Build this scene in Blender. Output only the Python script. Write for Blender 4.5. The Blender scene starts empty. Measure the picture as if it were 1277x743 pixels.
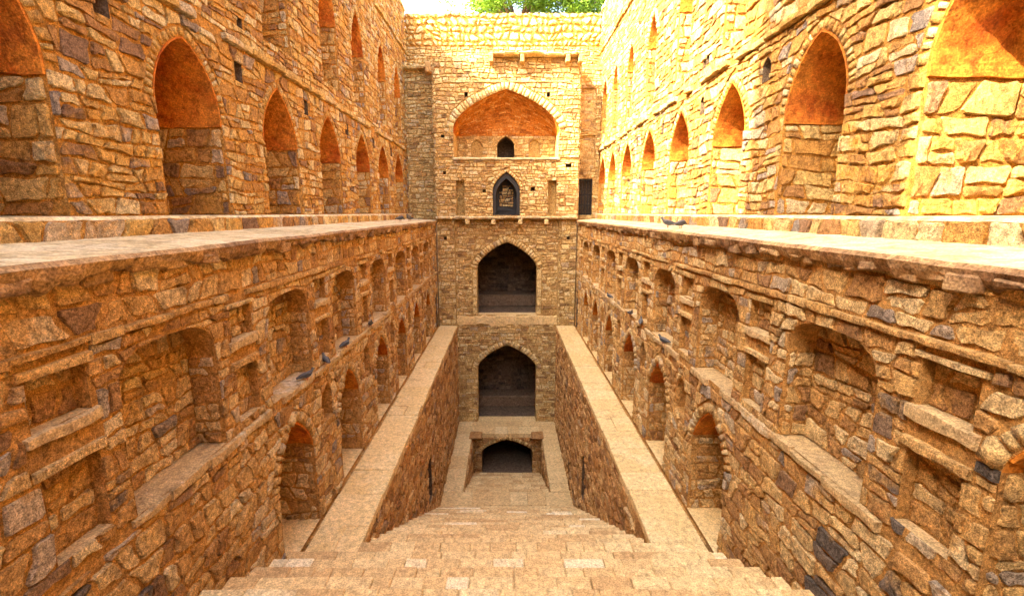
import bpy, math, random
from mathutils import Vector, noise
from mathutils.geometry import delaunay_2d_cdt

scene = bpy.context.scene
COL = scene.collection
R = math.radians

# ------------------------------------------------------------------ camera
FPX, PCX, PW, PH = 567.0, 632.0, 1277.0, 743.0
PITCH = math.atan(106.0 / FPX)
CP, SP = math.cos(PITCH), math.sin(PITCH)
cam_d = bpy.data.cameras.new('camera')
cam = bpy.data.objects.new('camera', cam_d)
COL.objects.link(cam)
cam.location = (0, 0, 0)
cam.rotation_euler = (R(90) - PITCH, 0, 0)
cam_d.sensor_width = 36.0
cam_d.lens = 36.0 * FPX / PW
cam_d.shift_x = (PW / 2 - PCX) / PW
cam_d.clip_start = 0.05
cam_d.clip_end = 1000
scene.camera = cam

# ------------------------------------------------------------------ light
SUN = Vector((1.0, 0.62, -1.02)).normalized()       # direction the light travels
elev = math.asin(-SUN.z)
world = bpy.data.worlds.new('World')
scene.world = world
world.use_nodes = True
wn = world.node_tree
bg = wn.nodes['Background']
sky = wn.nodes.new('ShaderNodeTexSky')
sky.sky_type = 'NISHITA'
sky.sun_disc = False
sky.sun_elevation = elev
sky.sun_rotation = math.atan2(-SUN.x, -SUN.y)
sky.air_density = 1.0
sky.dust_density = 5.0
sky.ozone_density = 0.6
wn.links.new(sky.outputs[0], bg.inputs[0])
bg.inputs[1].default_value = 0.15
sd = bpy.data.lights.new('sun', 'SUN')
sd.energy = 2.3
sd.angle = R(0.5)
sd.color = (1.0, 0.87, 0.66)
sun = bpy.data.objects.new('sun', sd)
COL.objects.link(sun)
sun.location = (-30, -20, 40)
sun.rotation_euler = SUN.to_track_quat('-Z', 'Y').to_euler()
vs = scene.view_settings
vs.view_transform = 'Standard'
vs.look = 'None'
vs.gamma = 1.0
vs.use_curve_mapping = False
vs.exposure = 3.5
vs.use_white_balance = True        # warm daylight balance of the photograph
vs.white_balance_temperature = 7400
vs.white_balance_tint = 10
try:
    scene.cycles.max_bounces = 8
    scene.cycles.diffuse_bounces = 6
except Exception:
    pass

# ------------------------------------------------------------------ materials
def ramp_node(nt, stops, interp='LINEAR'):
    r = nt.nodes.new('ShaderNodeValToRGB')
    r.color_ramp.interpolation = interp
    el = r.color_ramp.elements
    while len(el) < len(stops):
        el.new(0.5)
    for e, (p, c) in zip(el, stops):
        e.position = p
        e.color = (c[0], c[1], c[2], 1)
    return r

def nz(nt, vec, scale, detail=5, rough=0.6):
    n = nt.nodes.new('ShaderNodeTexNoise')
    n.inputs['Scale'].default_value = scale
    n.inputs['Detail'].default_value = detail
    n.inputs['Roughness'].default_value = rough
    nt.links.new(vec, n.inputs['Vector'])
    return n

def mixc(nt, mode, fac, a, b):
    m = nt.nodes.new('ShaderNodeMix')
    m.data_type = 'RGBA'
    m.blend_type = mode
    for sock, val in ((m.inputs[0], fac), (m.inputs[6], a), (m.inputs[7], b)):
        if hasattr(val, 'links'):
            nt.links.new(val, sock)
        elif isinstance(val, (int, float)):
            sock.default_value = val
        else:
            sock.default_value = (val[0], val[1], val[2], 1)
    return m.outputs[2]

def mat_stone(name, stops, patch=None, patch_lo=0.55, patch_hi=0.7, grain=18.0, bump=0.6, stain=(0.16, 0.09, 0.05), stain_amt=0.5, contrast=(0.55, 1.35), bdist=0.07, crack=3.2):
    m = bpy.data.materials.new(name)
    m.use_nodes = True
    nt = m.node_tree
    b = nt.nodes['Principled BSDF']
    b.inputs['Roughness'].default_value = 0.92
    b.inputs['Specular IOR Level'].default_value = 0.15
    geo = nt.nodes.new('ShaderNodeNewGeometry')
    pos = geo.outputs['Position']
    at = nt.nodes.new('ShaderNodeAttribute')
    at.attribute_name = 'tint'
    rp = ramp_node(nt, stops)
    nt.links.new(at.outputs['Fac'], rp.inputs[0])
    col = rp.outputs[0]
    # patches of lime, dust
    if patch:
        n1 = nz(nt, pos, 1.3, 5, 0.7)
        f1 = ramp_node(nt, [(patch_lo, (0, 0, 0)), (patch_hi, (1, 1, 1))])
        nt.links.new(n1.outputs[0], f1.inputs[0])
        col = mixc(nt, 'MIX', f1.outputs[0], col, patch)
    # dark stains
    n2 = nz(nt, pos, 2.3, 5, 0.72)
    f2 = ramp_node(nt, [(0.56, (0, 0, 0)), (0.74, (stain_amt,) * 3)])
    nt.links.new(n2.outputs[0], f2.inputs[0])
    col = mixc(nt, 'MIX', f2.outputs[0], col, stain)
    # fine mottling, grit and hairline cracks
    n3 = nz(nt, pos, grain, 4, 0.75)
    f3 = ramp_node(nt, [(0.3, (contrast[0],) * 3), (0.7, (contrast[1],) * 3)])
    nt.links.new(n3.outputs[0], f3.inputs[0])
    col = mixc(nt, 'MULTIPLY', 1.0, col, f3.outputs[0])
    n5 = nz(nt, pos, grain * 4.5, 2, 0.6)
    g0, g1 = 1 - (1 - contrast[0]) * .9, 1 + (contrast[1] - 1) * .9
    f5 = ramp_node(nt, [(0.32, (g0,) * 3), (0.68, (g1,) * 3)])
    nt.links.new(n5.outputs[0], f5.inputs[0])
    col = mixc(nt, 'MULTIPLY', 1.0, col, f5.outputs[0])
    if crack:
        n6 = nz(nt, pos, crack, 5, 0.65)
        f6 = ramp_node(nt, [(0.462, (1, 1, 1)), (0.49, (.42, .36, .32)), (0.51, (.42, .36, .32)), (0.535, (1, 1, 1))])
        nt.links.new(n6.outputs[0], f6.inputs[0])
        col = mixc(nt, 'MULTIPLY', 0.5, col, f6.outputs[0])
    nt.links.new(col, b.inputs['Base Color'])
    n4 = nz(nt, pos, grain * 0.5, 6, 0.8)
    bp = nt.nodes.new('ShaderNodeBump')
    bp.inputs['Strength'].default_value = bump
    bp.inputs['Distance'].default_value = bdist
    nt.links.new(n4.outputs[0], bp.inputs['Height'])
    nt.links.new(bp.outputs[0], b.inputs['Normal'])
    return m

M = {}
M['upper'] = mat_stone('upper_rubble', [(0.0, (.26, .16, .10)), (.12, (.42, .22, .085)), (.3, (.57, .30, .085)), (.5, (.63, .40, .13)), (.7, (.68, .48, .20)), (.86, (.75, .60, .33)), (.93, (.48, .37, .26)), (1, (.30, .25, .21))],
                       patch=(.66, .34, .07), patch_lo=.54, patch_hi=.68, bump=1.0, grain=22, contrast=(.45, 1.45), stain_amt=.6, bdist=.06)
M['lower'] = mat_stone('lower_rubble', [(0.0, (.14, .115, .095)), (.06, (.22, .16, .115)), (.1, (.36, .185, .075)), (.3, (.56, .31, .11)), (.5, (.63, .40, .16)), (.7, (.69, .48, .22)), (.86, (.75, .58, .32)), (.93, (.50, .39, .27)), (1, (.30, .24, .19))],
                       patch=(.64, .36, .115), patch_lo=.5, patch_hi=.66, stain_amt=.75, stain=(.13, .085, .055), bump=1.0, grain=22, contrast=(.42, 1.5), bdist=.06)
M['facade'] = mat_stone('facade_rubble', [(0.0, (.34, .20, .09)), (.15, (.54, .33, .13)), (.4, (.68, .45, .18)), (.7, (.74, .54, .24)), (.92, (.78, .61, .32)), (1, (.48, .34, .20))],
                        patch=(.72, .47, .16), patch_lo=.56, patch_hi=.72, grain=20, bump=.8, stain_amt=.5, contrast=(.48, 1.4), bdist=.05)
M['mortar_u'] = mat_stone('upper_mortar', [(0, (.56, .27, .06)), (1, (.60, .30, .07))], patch=(.68, .44, .15), stain_amt=.6, grain=24, bump=1.0, contrast=(.45, 1.45), bdist=.06)
M['mortar_l'] = mat_stone('lower_mortar', [(0, (.56, .29, .09)), (1, (.60, .32, .10))], patch=(.68, .45, .19), stain_amt=.8, stain=(.14, .09, .055), grain=24, bump=1.0, contrast=(.45, 1.45), bdist=.06)
M['mortar_f'] = mat_stone('facade_mortar', [(0, (.54, .33, .11)), (1, (.58, .37, .13))], patch=(.68, .46, .18), stain_amt=.6, grain=22, bump=1.0)
M['plaster'] = mat_stone('orange_plaster', [(0, (.64, .23, .035)), (1, (.66, .26, .045))], patch=(.44, .10, .016), patch_lo=.44, patch_hi=.62, stain_amt=.75, stain=(.22, .07, .025), grain=11, bump=.8, contrast=(.62, 1.3), crack=2.2, bdist=.06)
M['hood'] = mat_stone('orange_brick', [(0, (.34, .12, .03)), (.4, (.54, .2, .04)), (.8, (.62, .27, .07)), (1, (.66, .38, .14))], patch=(.6, .22, .04), grain=14)
M['ledge'] = mat_stone('pale_lime_plaster', [(0, (.66, .50, .26)), (1, (.76, .60, .34))], patch=(.80, .67, .42), patch_lo=.48, patch_hi=.6, stain_amt=.75, stain=(.44, .28, .13), grain=12, bump=.6, contrast=(.68, 1.22), crack=1.6)
M['lip'] = mat_stone('crumbling_lip', [(0, (.40, .24, .11)), (1, (.54, .35, .17))], patch=(.28, .16, .08), patch_lo=.45, patch_hi=.6, stain_amt=.8, stain=(.12, .075, .045), grain=12, bump=1.0, bdist=.05)
M['step'] = mat_stone('worn_step_stone', [(0, (.54, .34, .15)), (.25, (.63, .42, .19)), (.6, (.70, .50, .24)), (.85, (.74, .56, .29)), (1, (.82, .70, .46))], patch=(.76, .58, .29), stain_amt=.6, stain=(.36, .22, .11), grain=13, bump=.7, bdist=.04, contrast=(.6, 1.3), crack=0)
M['coping'] = mat_stone('coping_slab', [(0, (.72, .50, .22)), (1, (.78, .57, .28))], patch=(.8, .61, .32), patch_lo=.5, patch_hi=.7, stain_amt=.8, stain=(.46, .29, .13), grain=11, bump=.7, contrast=(.62, 1.25), bdist=.05, crack=0)
M['sill'] = mat_stone('bird_stained_sill', [(0, (.56, .38, .18)), (1, (.64, .46, .24))], patch=(.76, .66, .48), patch_lo=.58, patch_hi=.68, stain_amt=.75, stain=(.28, .17, .09), grain=16, bump=.9, contrast=(.55, 1.35), crack=0)
M['trench'] = mat_stone('trench_rubble', [(0.0, (.3, .16, .07)), (.3, (.54, .28, .10)), (.6, (.64, .37, .14)), (.9, (.72, .47, .21)), (1, (.36, .24, .14))], patch=(.62, .32, .1), stain_amt=.6, grain=16, bump=.8)
M['dark'] = mat_stone('shade_dark_stone', [(0, (.08, .055, .04)), (1, (.24, .16, .10))], grain=10, stain_amt=.4, stain=(.04, .028, .02))  # dark colour paints shade into holes, doorways and chambers
M['ground'] = mat_stone('dry_earth', [(0, (.30, .22, .13)), (1, (.34, .25, .15))], grain=3, stain_amt=.3)

def mat_plain(name, col, rough=.7, metal=0.0, var=.25, scale=20):
    m = bpy.data.materials.new(name)
    m.use_nodes = True
    nt = m.node_tree
    b = nt.nodes['Principled BSDF']
    b.inputs['Roughness'].default_value = rough
    b.inputs['Metallic'].default_value = metal
    g = nt.nodes.new('ShaderNodeNewGeometry')
    n = nz(nt, g.outputs['Position'], scale, 5)
    r = ramp_node(nt, [(.3, tuple(c * (1 - var) for c in col)), (.7, tuple(c * (1 + var) for c in col))])
    nt.links.new(n.outputs[0], r.inputs[0])
    nt.links.new(r.outputs[0], b.inputs['Base Color'])
    return m
M['iron'] = mat_plain('iron_and_shade_black', (.025, .022, .02), .55, .3)  # gate and frame metal; also paints the shade of the doorway passage
M['bark'] = mat_plain('bark', (.12, .08, .05), .9)
M['pigeon'] = mat_plain('pigeon_grey', (.085, .08, .078), .7, 0, .5, 40)
M['pigeon_dark'] = mat_plain('pigeon_dark', (.035, .037, .045), .7)
M['beak'] = mat_plain('beak_horn', (.06, .05, .045), .5)
M['foot'] = mat_plain('pigeon_foot', (.35, .08, .06), .7)
def mat_leaf():
    m = bpy.data.materials.new('leaf')
    m.use_nodes = True
    nt = m.node_tree
    b = nt.nodes['Principled BSDF']
    b.inputs['Roughness'].default_value = .6
    at = nt.nodes.new('ShaderNodeAttribute'); at.attribute_name = 'tint'
    r = ramp_node(nt, [(0, (.06, .14, .012)), (.5, (.13, .27, .02)), (1, (.22, .38, .03))])
    nt.links.new(at.outputs['Fac'], r.inputs[0])
    nt.links.new(r.outputs[0], b.inputs['Base Color'])
    tr = nt.nodes.new('ShaderNodeBsdfTranslucent')
    nt.links.new(r.outputs[0], tr.inputs[0])
    mx = nt.nodes.new('ShaderNodeMixShader'); mx.inputs[0].default_value = .4
    nt.links.new(b.outputs[0], mx.inputs[1]); nt.links.new(tr.outputs[0], mx.inputs[2])
    nt.links.new(mx.outputs[0], nt.nodes['Material Output'].inputs[0])
    return m
M['leaf'] = mat_leaf()

# ------------------------------------------------------------------ geometry helpers
class Frame:
    def __init__(s, o, u, v, n):
        s.o, s.u, s.v, s.n = Vector(o), Vector(u), Vector(v), Vector(n)
        s.flip = s.u.cross(s.v).dot(s.n) < 0
    def __call__(s, a, b, c=0.0):
        return s.o + s.u * a + s.v * b + s.n * c

def area2(p):
    return 0.5 * sum(p[i][0] * p[(i + 1) % len(p)][1] - p[(i + 1) % len(p)][0] * p[i][1] for i in range(len(p)))

def cen2(p):
    A = area2(p)
    if abs(A) < 1e-9:
        return (sum(q[0] for q in p) / len(p), sum(q[1] for q in p) / len(p))
    x = y = 0
    for i in range(len(p)):
        a, b = p[i], p[(i + 1) % len(p)]
        k = a[0] * b[1] - b[0] * a[1]
        x += (a[0] + b[0]) * k
        y += (a[1] + b[1]) * k
    return (x / (6 * A), y / (6 * A))

def clip(poly, a, b, c):            # keep a*x + b*y <= c
    out = []
    n = len(poly)
    for i in range(n):
        p, q = poly[i], poly[(i + 1) % n]
        dp, dq = a * p[0] + b * p[1] - c, a * q[0] + b * q[1] - c
        if dp <= 0:
            out.append(p)
        if (dp < 0 < dq) or (dq < 0 < dp):
            t = dp / (dp - dq)
            out.append((p[0] + (q[0] - p[0]) * t, p[1] + (q[1] - p[1]) * t))
    return out

def inside(pt, poly):
    for i in range(len(poly)):
        a, b = poly[i], poly[(i + 1) % len(poly)]
        if (b[0] - a[0]) * (pt[1] - a[1]) - (b[1] - a[1]) * (pt[0] - a[0]) < 0:
            return False
    return True

def bbox(p):
    return (min(q[0] for q in p), max(q[0] for q in p), min(q[1] for q in p), max(q[1] for q in p))

def rect(u0, u1, v0, v1):
    return [(u0, v0), (u1, v0), (u1, v1), (u0, v1)]

def arch_half(q, k):
    return (1 - k) * math.sqrt(max(0, 1 - (1 - q) ** 2)) + k * q

def arch(cu, w, v0, vsp, vt, k=.3, n=9):
    """convex pointed-arch outline, counter-clockwise from bottom left"""
    pts = [(cu - w / 2, v0), (cu + w / 2, v0)]
    side = []
    for i in range(n + 1):
        q = 1 - math.cos(math.pi / 2 * i / n) if k < .5 else i / n
        side.append((w / 2 * (1 - q), vsp + (vt - vsp) * arch_half(q, k)))
    pts += [(cu + x, v) for x, v in side]
    pts += [(cu - x, v) for x, v in side[-2::-1]]
    return pts

def round_arch(cu, w, v0, vsp, vt, n=6):     # flat-headed arch with rounded shoulders
    pts = [(cu - w / 2, v0), (cu + w / 2, v0)]
    side = []
    for i in range(n + 1):
        a = math.pi / 2 * i / n
        side.append((w / 2 * math.cos(a) ** .62, vsp + (vt - vsp) * math.sin(a) ** .8))
    side[-1] = (0, vt)
    pts += [(cu + x, v) for x, v in side]
    pts += [(cu - x, v) for x, v in side[-2::-1]]
    return pts

def proj(p):
    x, y, z = p
    d = y * CP - z * SP
    if d < .1:
        return None
    yy = y * SP + z * CP
    return (PCX + FPX * x / d, PH / 2 - FPX * yy / d, d)

def make_mesh(name, verts, faces, mats, tints=None, smooth=False, mi=None):
    me = bpy.data.meshes.new(name)
    me.from_pydata([tuple(v) for v in verts], [], faces)
    if not isinstance(mats, (list, tuple)):
        mats = [mats]
    for m in mats:
        me.materials.append(m)
    if tints is not None:
        a = me.attributes.new('tint', 'FLOAT', 'POINT')
        if isinstance(tints, (int, float)):
            tints = [tints] * len(verts)
        a.data.foreach_set('value', tints)
    if mi:
        me.polygons.foreach_set('material_index', mi)
    if smooth:
        me.polygons.foreach_set('use_smooth', [True] * len(faces))
    me.update()
    return me

class Thing:
    def __init__(s, name, label, cat, base=(0, 0, 0), kind=None, group=None):
        s.e = bpy.data.objects.new(name, None)
        s.e.empty_display_size = .3
        COL.objects.link(s.e)
        s.base = Vector(base)
        s.e.location = s.base
        s.e['label'] = label
        s.e['category'] = cat
        if kind: s.e['kind'] = kind
        if group: s.e['group'] = group
        s.pieces = {}
    def part(s, name, verts, faces, mat, tints=.5, smooth=False, mi=None, parent=None, kind=None, label=None, at=None):
        at = Vector(at) if at is not None else s.base
        me = make_mesh(name, [Vector(v) - at for v in verts], faces, mat, tints, smooth, mi)
        o = bpy.data.objects.new(name, me)
        COL.objects.link(o)
        o.parent = parent or s.e
        off = s.base if parent is None else parent['_at']
        o.location = at - Vector(off)
        o['_at'] = tuple(at)
        if kind: o['kind'] = kind
        if label: o['label'] = label
        return o
    def piece(s, name, verts, faces, mat, tint, smooth=True):
        s.pieces.setdefault(name, []).append((verts, faces, mat, tint, smooth))
    def finish(s, cap=300, min_px=45):
        for name, L in s.pieces.items():
            sc = []
            for i, (vv, ff, m, t, sm) in enumerate(L):
                pp = [proj(v) for v in vv]
                if any(p is None for p in pp):
                    sc.append((0, i)); continue
                x0, x1 = min(p[0] for p in pp), max(p[0] for p in pp)
                y0, y1 = min(p[1] for p in pp), max(p[1] for p in pp)
                if x1 < 0 or x0 > PW or y1 < 0 or y0 > PH:
                    sc.append((0, i)); continue
                sc.append(((min(x1, PW) - max(x0, 0)) * (min(y1, PH) - max(y0, 0)), i))
            sc.sort(reverse=True)
            pick = set(i for a, i in sc[:cap] if a >= min_px)
            rest = {}
            for i, (vv, ff, m, t, sm) in enumerate(L):
                if i in pick:
                    c = sum((Vector(v) for v in vv), Vector()) / len(vv)
                    s.part(name, vv, ff, m, t, sm, at=c)
                else:
                    r = rest.setdefault(m.name, ([], [], [], m, sm))
                    k = len(r[0])
                    r[0].extend(vv)
                    r[1].extend([[q + k for q in f] for f in ff])
                    r[2].extend([t] * len(vv))
            for mn, (vv, ff, tt, m, sm) in rest.items():
                s.part(name + '_infill', vv, ff, m, tt, sm, kind='stuff')

def stone_geo(fr, poly, h, rng, edge=.02, rough=.3):
    n = len(poly)
    cx, cy = cen2(poly)
    rad = [math.hypot(p[0] - cx, p[1] - cy) for p in poly]
    e2 = min(edge, .25 * min(rad))
    V, F = [], []
    tilt = (rng.uniform(-.5, .5) * rough, rng.uniform(-.5, .5) * rough)
    for ring, (ins, hh) in enumerate(((0, -.045), (e2, h))):
        for p, r in zip(poly, rad):
            t = ins * rng.uniform(.6, 1.5) / max(r, 1e-4)
            x, y = p[0] + (cx - p[0]) * t, p[1] + (cy - p[1]) * t
            z = hh
            if ring:
                z += max(-.02, min(.02, ((x - cx) * tilt[0] + (y - cy) * tilt[1]) * .5)) + rng.uniform(-1, .8) * h * rough
            V.append(fr(x, y, z))
    V.append(fr(cx + rng.uniform(-.3, .3) * min(rad), cy + rng.uniform(-.3, .3) * min(rad), h * (1 + rng.uniform(-.2, .5))))
    c = len(V) - 1
    for i in range(n):
        j = (i + 1) % n
        F.append([i, j, n + j, n + i])
        F.append([n + i, n + j, c])
    if fr.flip:
        F = [f[::-1] for f in F]
    return V, F

def sub_hole(poly, hole):
    hb, pb = bbox(hole), bbox(poly)
    if pb[1] < hb[0] or pb[0] > hb[1] or pb[3] < hb[2] or pb[2] > hb[3]:
        return poly
    best, ba = [], 0
    n = len(hole)
    for i in range(n):
        a, b = hole[i], hole[(i + 1) % n]
        ex, ey = b[0] - a[0], b[1] - a[1]
        L = math.hypot(ex, ey)
        if L < 1e-6: continue
        nx, ny = ey / L, -ex / L                    # outward normal
        c = nx * a[0] + ny * a[1]
        q = clip(poly, -nx, -ny, -c)
        if len(q) >= 3:
            A = area2(q)
            if A > ba:
                ba, best = A, q
    return best

def lay_stones(thing, name, fr, reg, holes, mat, seed, ch=(.14, .28), cw=(.2, .55), proud=(.025, .06), gap=.009, split=.22, skip=None, tint=None, wav=.035, chamf=.22, edge=.02, minA=.005, wild=1.0, smooth=False):
    rng = random.Random(seed)
    u0, u1, v0, v1 = reg
    rows = [v0]
    while rows[-1] < v1 - ch[0] * .6:
        rows.append(rows[-1] + rng.uniform(*ch))
    rows[-1] = v1
    ph = [(rng.uniform(0, 9), rng.uniform(0, 9)) for _ in rows]
    def bv(k, u):
        if k == 0 or k == len(rows) - 1: return rows[k]
        return rows[k] + wav * (math.sin(u * 2.1 + ph[k][0]) + .6 * math.sin(u * 5.3 + ph[k][1]))
    for k in range(len(rows) - 1):
        hrow = rows[k + 1] - rows[k]
        cuts = [(u0, u0)]
        u = u0 + rng.uniform(.3, 1) * cw[0]
        while u < u1 - cw[0] * .45:
            sl = rng.uniform(-.18, .18) * hrow * wild
            cuts.append((u - sl, u + sl))
            u += rng.uniform(*cw) * (1 if rng.random() > .15 else .6)
        cuts.append((u1, u1))
        for a, b in zip(cuts, cuts[1:]):
            q = [(a[0], bv(k, a[0])), (b[0], bv(k, b[0])), (b[1], bv(k + 1, b[1])), (a[1], bv(k + 1, a[1]))]
            qs = [q]
            if hrow > ch[0] * 1.35 and rng.random() < split:
                t0, t1 = rng.uniform(.35, .65), rng.uniform(.35, .65)
                l = (q[0][0] + (q[3][0] - q[0][0]) * t0, q[0][1] + (q[3][1] - q[0][1]) * t0)
                r = (q[1][0] + (q[2][0] - q[1][0]) * t1, q[1][1] + (q[2][1] - q[1][1]) * t1)
                qs = [[q[0], q[1], r, l], [l, r, q[2], q[3]]]
            for q in qs:
                if area2(q) < minA: continue
                c = cen2(q)
                if skip and skip(c[0], c[1]): continue
                # chamfered outline
                p = []
                for i in range(4):
                    A, B, C = q[i - 1], q[i], q[(i + 1) % 4]
                    for T in (A, C):
                        L = math.hypot(T[0] - B[0], T[1] - B[1])
                        d = min(L * .42, rng.uniform(.25, 1.0) * chamf * min(.22, hrow))
                        p.append((B[0] + (T[0] - B[0]) * d / max(L, 1e-5), B[1] + (T[1] - B[1]) * d / max(L, 1e-5)))
                # uneven sides
                pj = []
                for i in range(8):
                    A, B = p[i], p[(i + 1) % 8]
                    pj.append(A)
                    L = math.hypot(A[0] - B[0], A[1] - B[1])
                    if i % 2 and L > .1:
                        tt, dd = rng.uniform(.35, .65), rng.uniform(-.35, 1) * min(.018, L * .07)
                        pj.append((A[0] + (B[0] - A[0]) * tt - (B[1] - A[1]) / L * dd, A[1] + (B[1] - A[1]) * tt + (B[0] - A[0]) / L * dd))
                p = pj
                # gap
                pp = []
                for x in p:
                    L = math.hypot(x[0] - c[0], x[1] - c[1])
                    t = min(.4, gap * rng.uniform(.5, 1.6) / max(L, 1e-4))
                    pp.append((x[0] + (c[0] - x[0]) * t, x[1] + (c[1] - x[1]) * t))
                p = pp
                for (a2, b2, c2) in ((-1, 0, -u0), (1, 0, u1), (0, -1, -v0), (0, 1, v1)):
                    p = clip(p, a2, b2, c2)
                    if len(p) < 3: break
                if len(p) < 3: continue
                for hz in holes:
                    p = sub_hole(p, hz)
                    if len(p) < 3: break
                if len(p) < 3 or area2(p) < minA: continue
                # tidy tiny edges
                t2 = []
                for x in p:
                    if not t2 or math.hypot(x[0] - t2[-1][0], x[1] - t2[-1][1]) > .012: t2.append(x)
                if len(t2) < 3: continue
                p = t2
                bb = bbox(p)
                if min(bb[1] - bb[0], bb[3] - bb[2]) < .035: continue
                V, F = stone_geo(fr, p, rng.uniform(*proud) * (1.35 if rng.random() < .12 else 1), rng, edge)
                cc = cen2(p)
                t = tint(cc, rng) if tint else rng.random()
                thing.piece(name, V, F, mat, min(1, max(0, t)), smooth)

def core(thing, name, fr, reg, holes, mat, seed, step=.22, amp=.014, dep=-.018):
    """wall sheet with openings cut out, lightly uneven"""
    rng = random.Random(seed)
    u0, u1, v0, v1 = reg
    pts, edges, fixed = [], [], 0
    def loop(p):
        k = len(pts)
        pts.extend(Vector(q) for q in p)
        edges.extend((k + i, k + (i + 1) % len(p)) for i in range(len(p)))
    loop(rect(u0, u1, v0, v1))
    for h in holes: loop(h)
    nf = len(pts)
    nu, nv = max(1, int((u1 - u0) / step)), max(1, int((v1 - v0) / step))
    bbs = [bbox(h) for h in holes]
    for i in range(1, nu):
        for j in range(1, nv):
            p = (u0 + (u1 - u0) * (i + rng.uniform(-.3, .3)) / nu, v0 + (v1 - v0) * (j + rng.uniform(-.3, .3)) / nv)
            if any(b[0] - .04 < p[0] < b[1] + .04 and b[2] - .04 < p[1] < b[3] + .04 and inside(p, h) for b, h in zip(bbs, holes)): continue
            pts.append(Vector(p))
    r = delaunay_2d_cdt(pts, edges, [], 0, 1e-5)
    ov, of = r[0], r[2]
    orig = r[3]
    V = []
    for i, p in enumerate(ov):
        fx = (not orig[i]) or min(orig[i]) < nf
        V.append(fr(p[0], p[1], dep + (0 if fx else rng.uniform(-amp, amp))))
    F = []
    for f in of:
        c = (sum(ov[i][0] for i in f) / 3, sum(ov[i][1] for i in f) / 3)
        if any(b[0] < c[0] < b[1] and b[2] < c[1] < b[3] and inside(c, h) for b, h in zip(bbs, holes)): continue
        F.append(list(f) if not fr.flip else list(f)[::-1])
    return thing.part(name, V, F, mat, .5)

def niche(thing, fr, out, depth, mats, name='arch_niche', split_v=None, lip=.0, back=True, front=0.0, floor_mat=2):
    """recess behind an opening: jambs, head and back. mats = [jamb, head plaster, floor]"""
    V, F, MI = [], [], []
    n = len(out)
    cu = sum(p[0] for p in out) / n
    bb = bbox(out)
    # split the vertical sides at split_v
    o = []
    for i in range(n):
        a, b = out[i], out[(i + 1) % n]
        o.append(a)
        if split_v and abs(a[0] - b[0]) < 1e-4 and min(a[1], b[1]) < split_v - .02 < max(a[1], b[1]) - .04:
            o.append((a[0], split_v))
    n = len(o)
    k = 5
    for p in o:
        for d in range(k + 1):
            V.append(fr(p[0], p[1], front - (depth + front) * d / k))
    for i in range(n):
        j = (i + 1) % n
        mid = (o[i][1] + o[j][1]) / 2
        isfl = abs(o[i][1] - bb[2]) < 1e-4 and abs(o[j][1] - bb[2]) < 1e-4
        m = 2 if isfl else (1 if split_v is not None and mid > split_v else 0)
        for d in range(k):
            f = [i * (k + 1) + d, i * (k + 1) + d + 1, j * (k + 1) + d + 1, j * (k + 1) + d]
            F.append(f if not fr.flip else f[::-1]); MI.append(m)
    if back:
        # back wall in horizontal slices
        if split_v:
            lo, hi = clip(o, 0, 1, split_v), clip(o, 0, -1, -split_v)
            for pl, m in ((lo, 0), (hi, 1)):
                if len(pl) >= 3:
                    kk = len(V)
                    V.extend(fr(p[0], p[1], -depth) for p in pl)
                    f = list(range(kk, kk + len(pl)))
                    F.append(f if not fr.flip else f[::-1]); MI.append(m)
        else:
            kk = len(V)
            V.extend(fr(p[0], p[1], -depth) for p in o)
            f = list(range(kk, kk + n))
            F.append(f if not fr.flip else f[::-1]); MI.append(0)
    ob = thing.part(name, V, F, mats, .5, False, MI, at=fr(cu, bb[2], 0))
    if lip > 0 and split_v:
        # plaster lining of the head, standing proud of the jamb, with a sharp lower edge
        a = [p for p in o if p[1] >= split_v - 1e-4]
        nrm = []
        cen = (cu, split_v)
        ins = []
        for p in a:
            dx, dy = cen[0] - p[0], (cen[1] - p[1])
            L = math.hypot(dx, dy)
            ins.append((p[0] + dx / L * lip, p[1] + (dy / L * lip if p[1] > split_v + .05 else 0)))
        V2, F2 = [], []
        fz, K, m = front - .004, 7, len(a)
        for i, (p, q) in enumerate(zip(a, ins)):
            end = i in (0, m - 1)
            for e in range(K + 1):
                dz = fz - (depth + fz) * e / K
                w = fr(0, 0, dz)
                jv = .035 * noise.noise((w.x * 5 + i, bb[0] * 3, e * 1.7)) if end else .012 * noise.noise((q[0] * 6, q[1] * 6, e * 1.3))
                V2 += [fr(p[0], p[1] + (jv if end else 0), dz), fr(q[0], q[1] + jv, dz)]
        st = 2 * (K + 1)
        for i in range(m - 1):
            f = [i * st, (i + 1) * st, (i + 1) * st + 1, i * st + 1]
            F2.append(f[::-1] if not fr.flip else f)
            for e in range(K):
                f = [i * st + 2 * e + 1, (i + 1) * st + 2 * e + 1, (i + 1) * st + 2 * e + 3, i * st + 2 * e + 3]
                F2.append(f[::-1] if not fr.flip else f)
        for i in (0, m - 1):
            for e in range(K):
                F2.append([i * st + 2 * e, i * st + 2 * e + 1, i * st + 2 * e + 3, i * st + 2 * e + 2])
        thing.part('vault_plaster', V2, F2, mats[1], .5, False, None, parent=ob, at=fr(cu, split_v, 0))
    return ob

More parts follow.
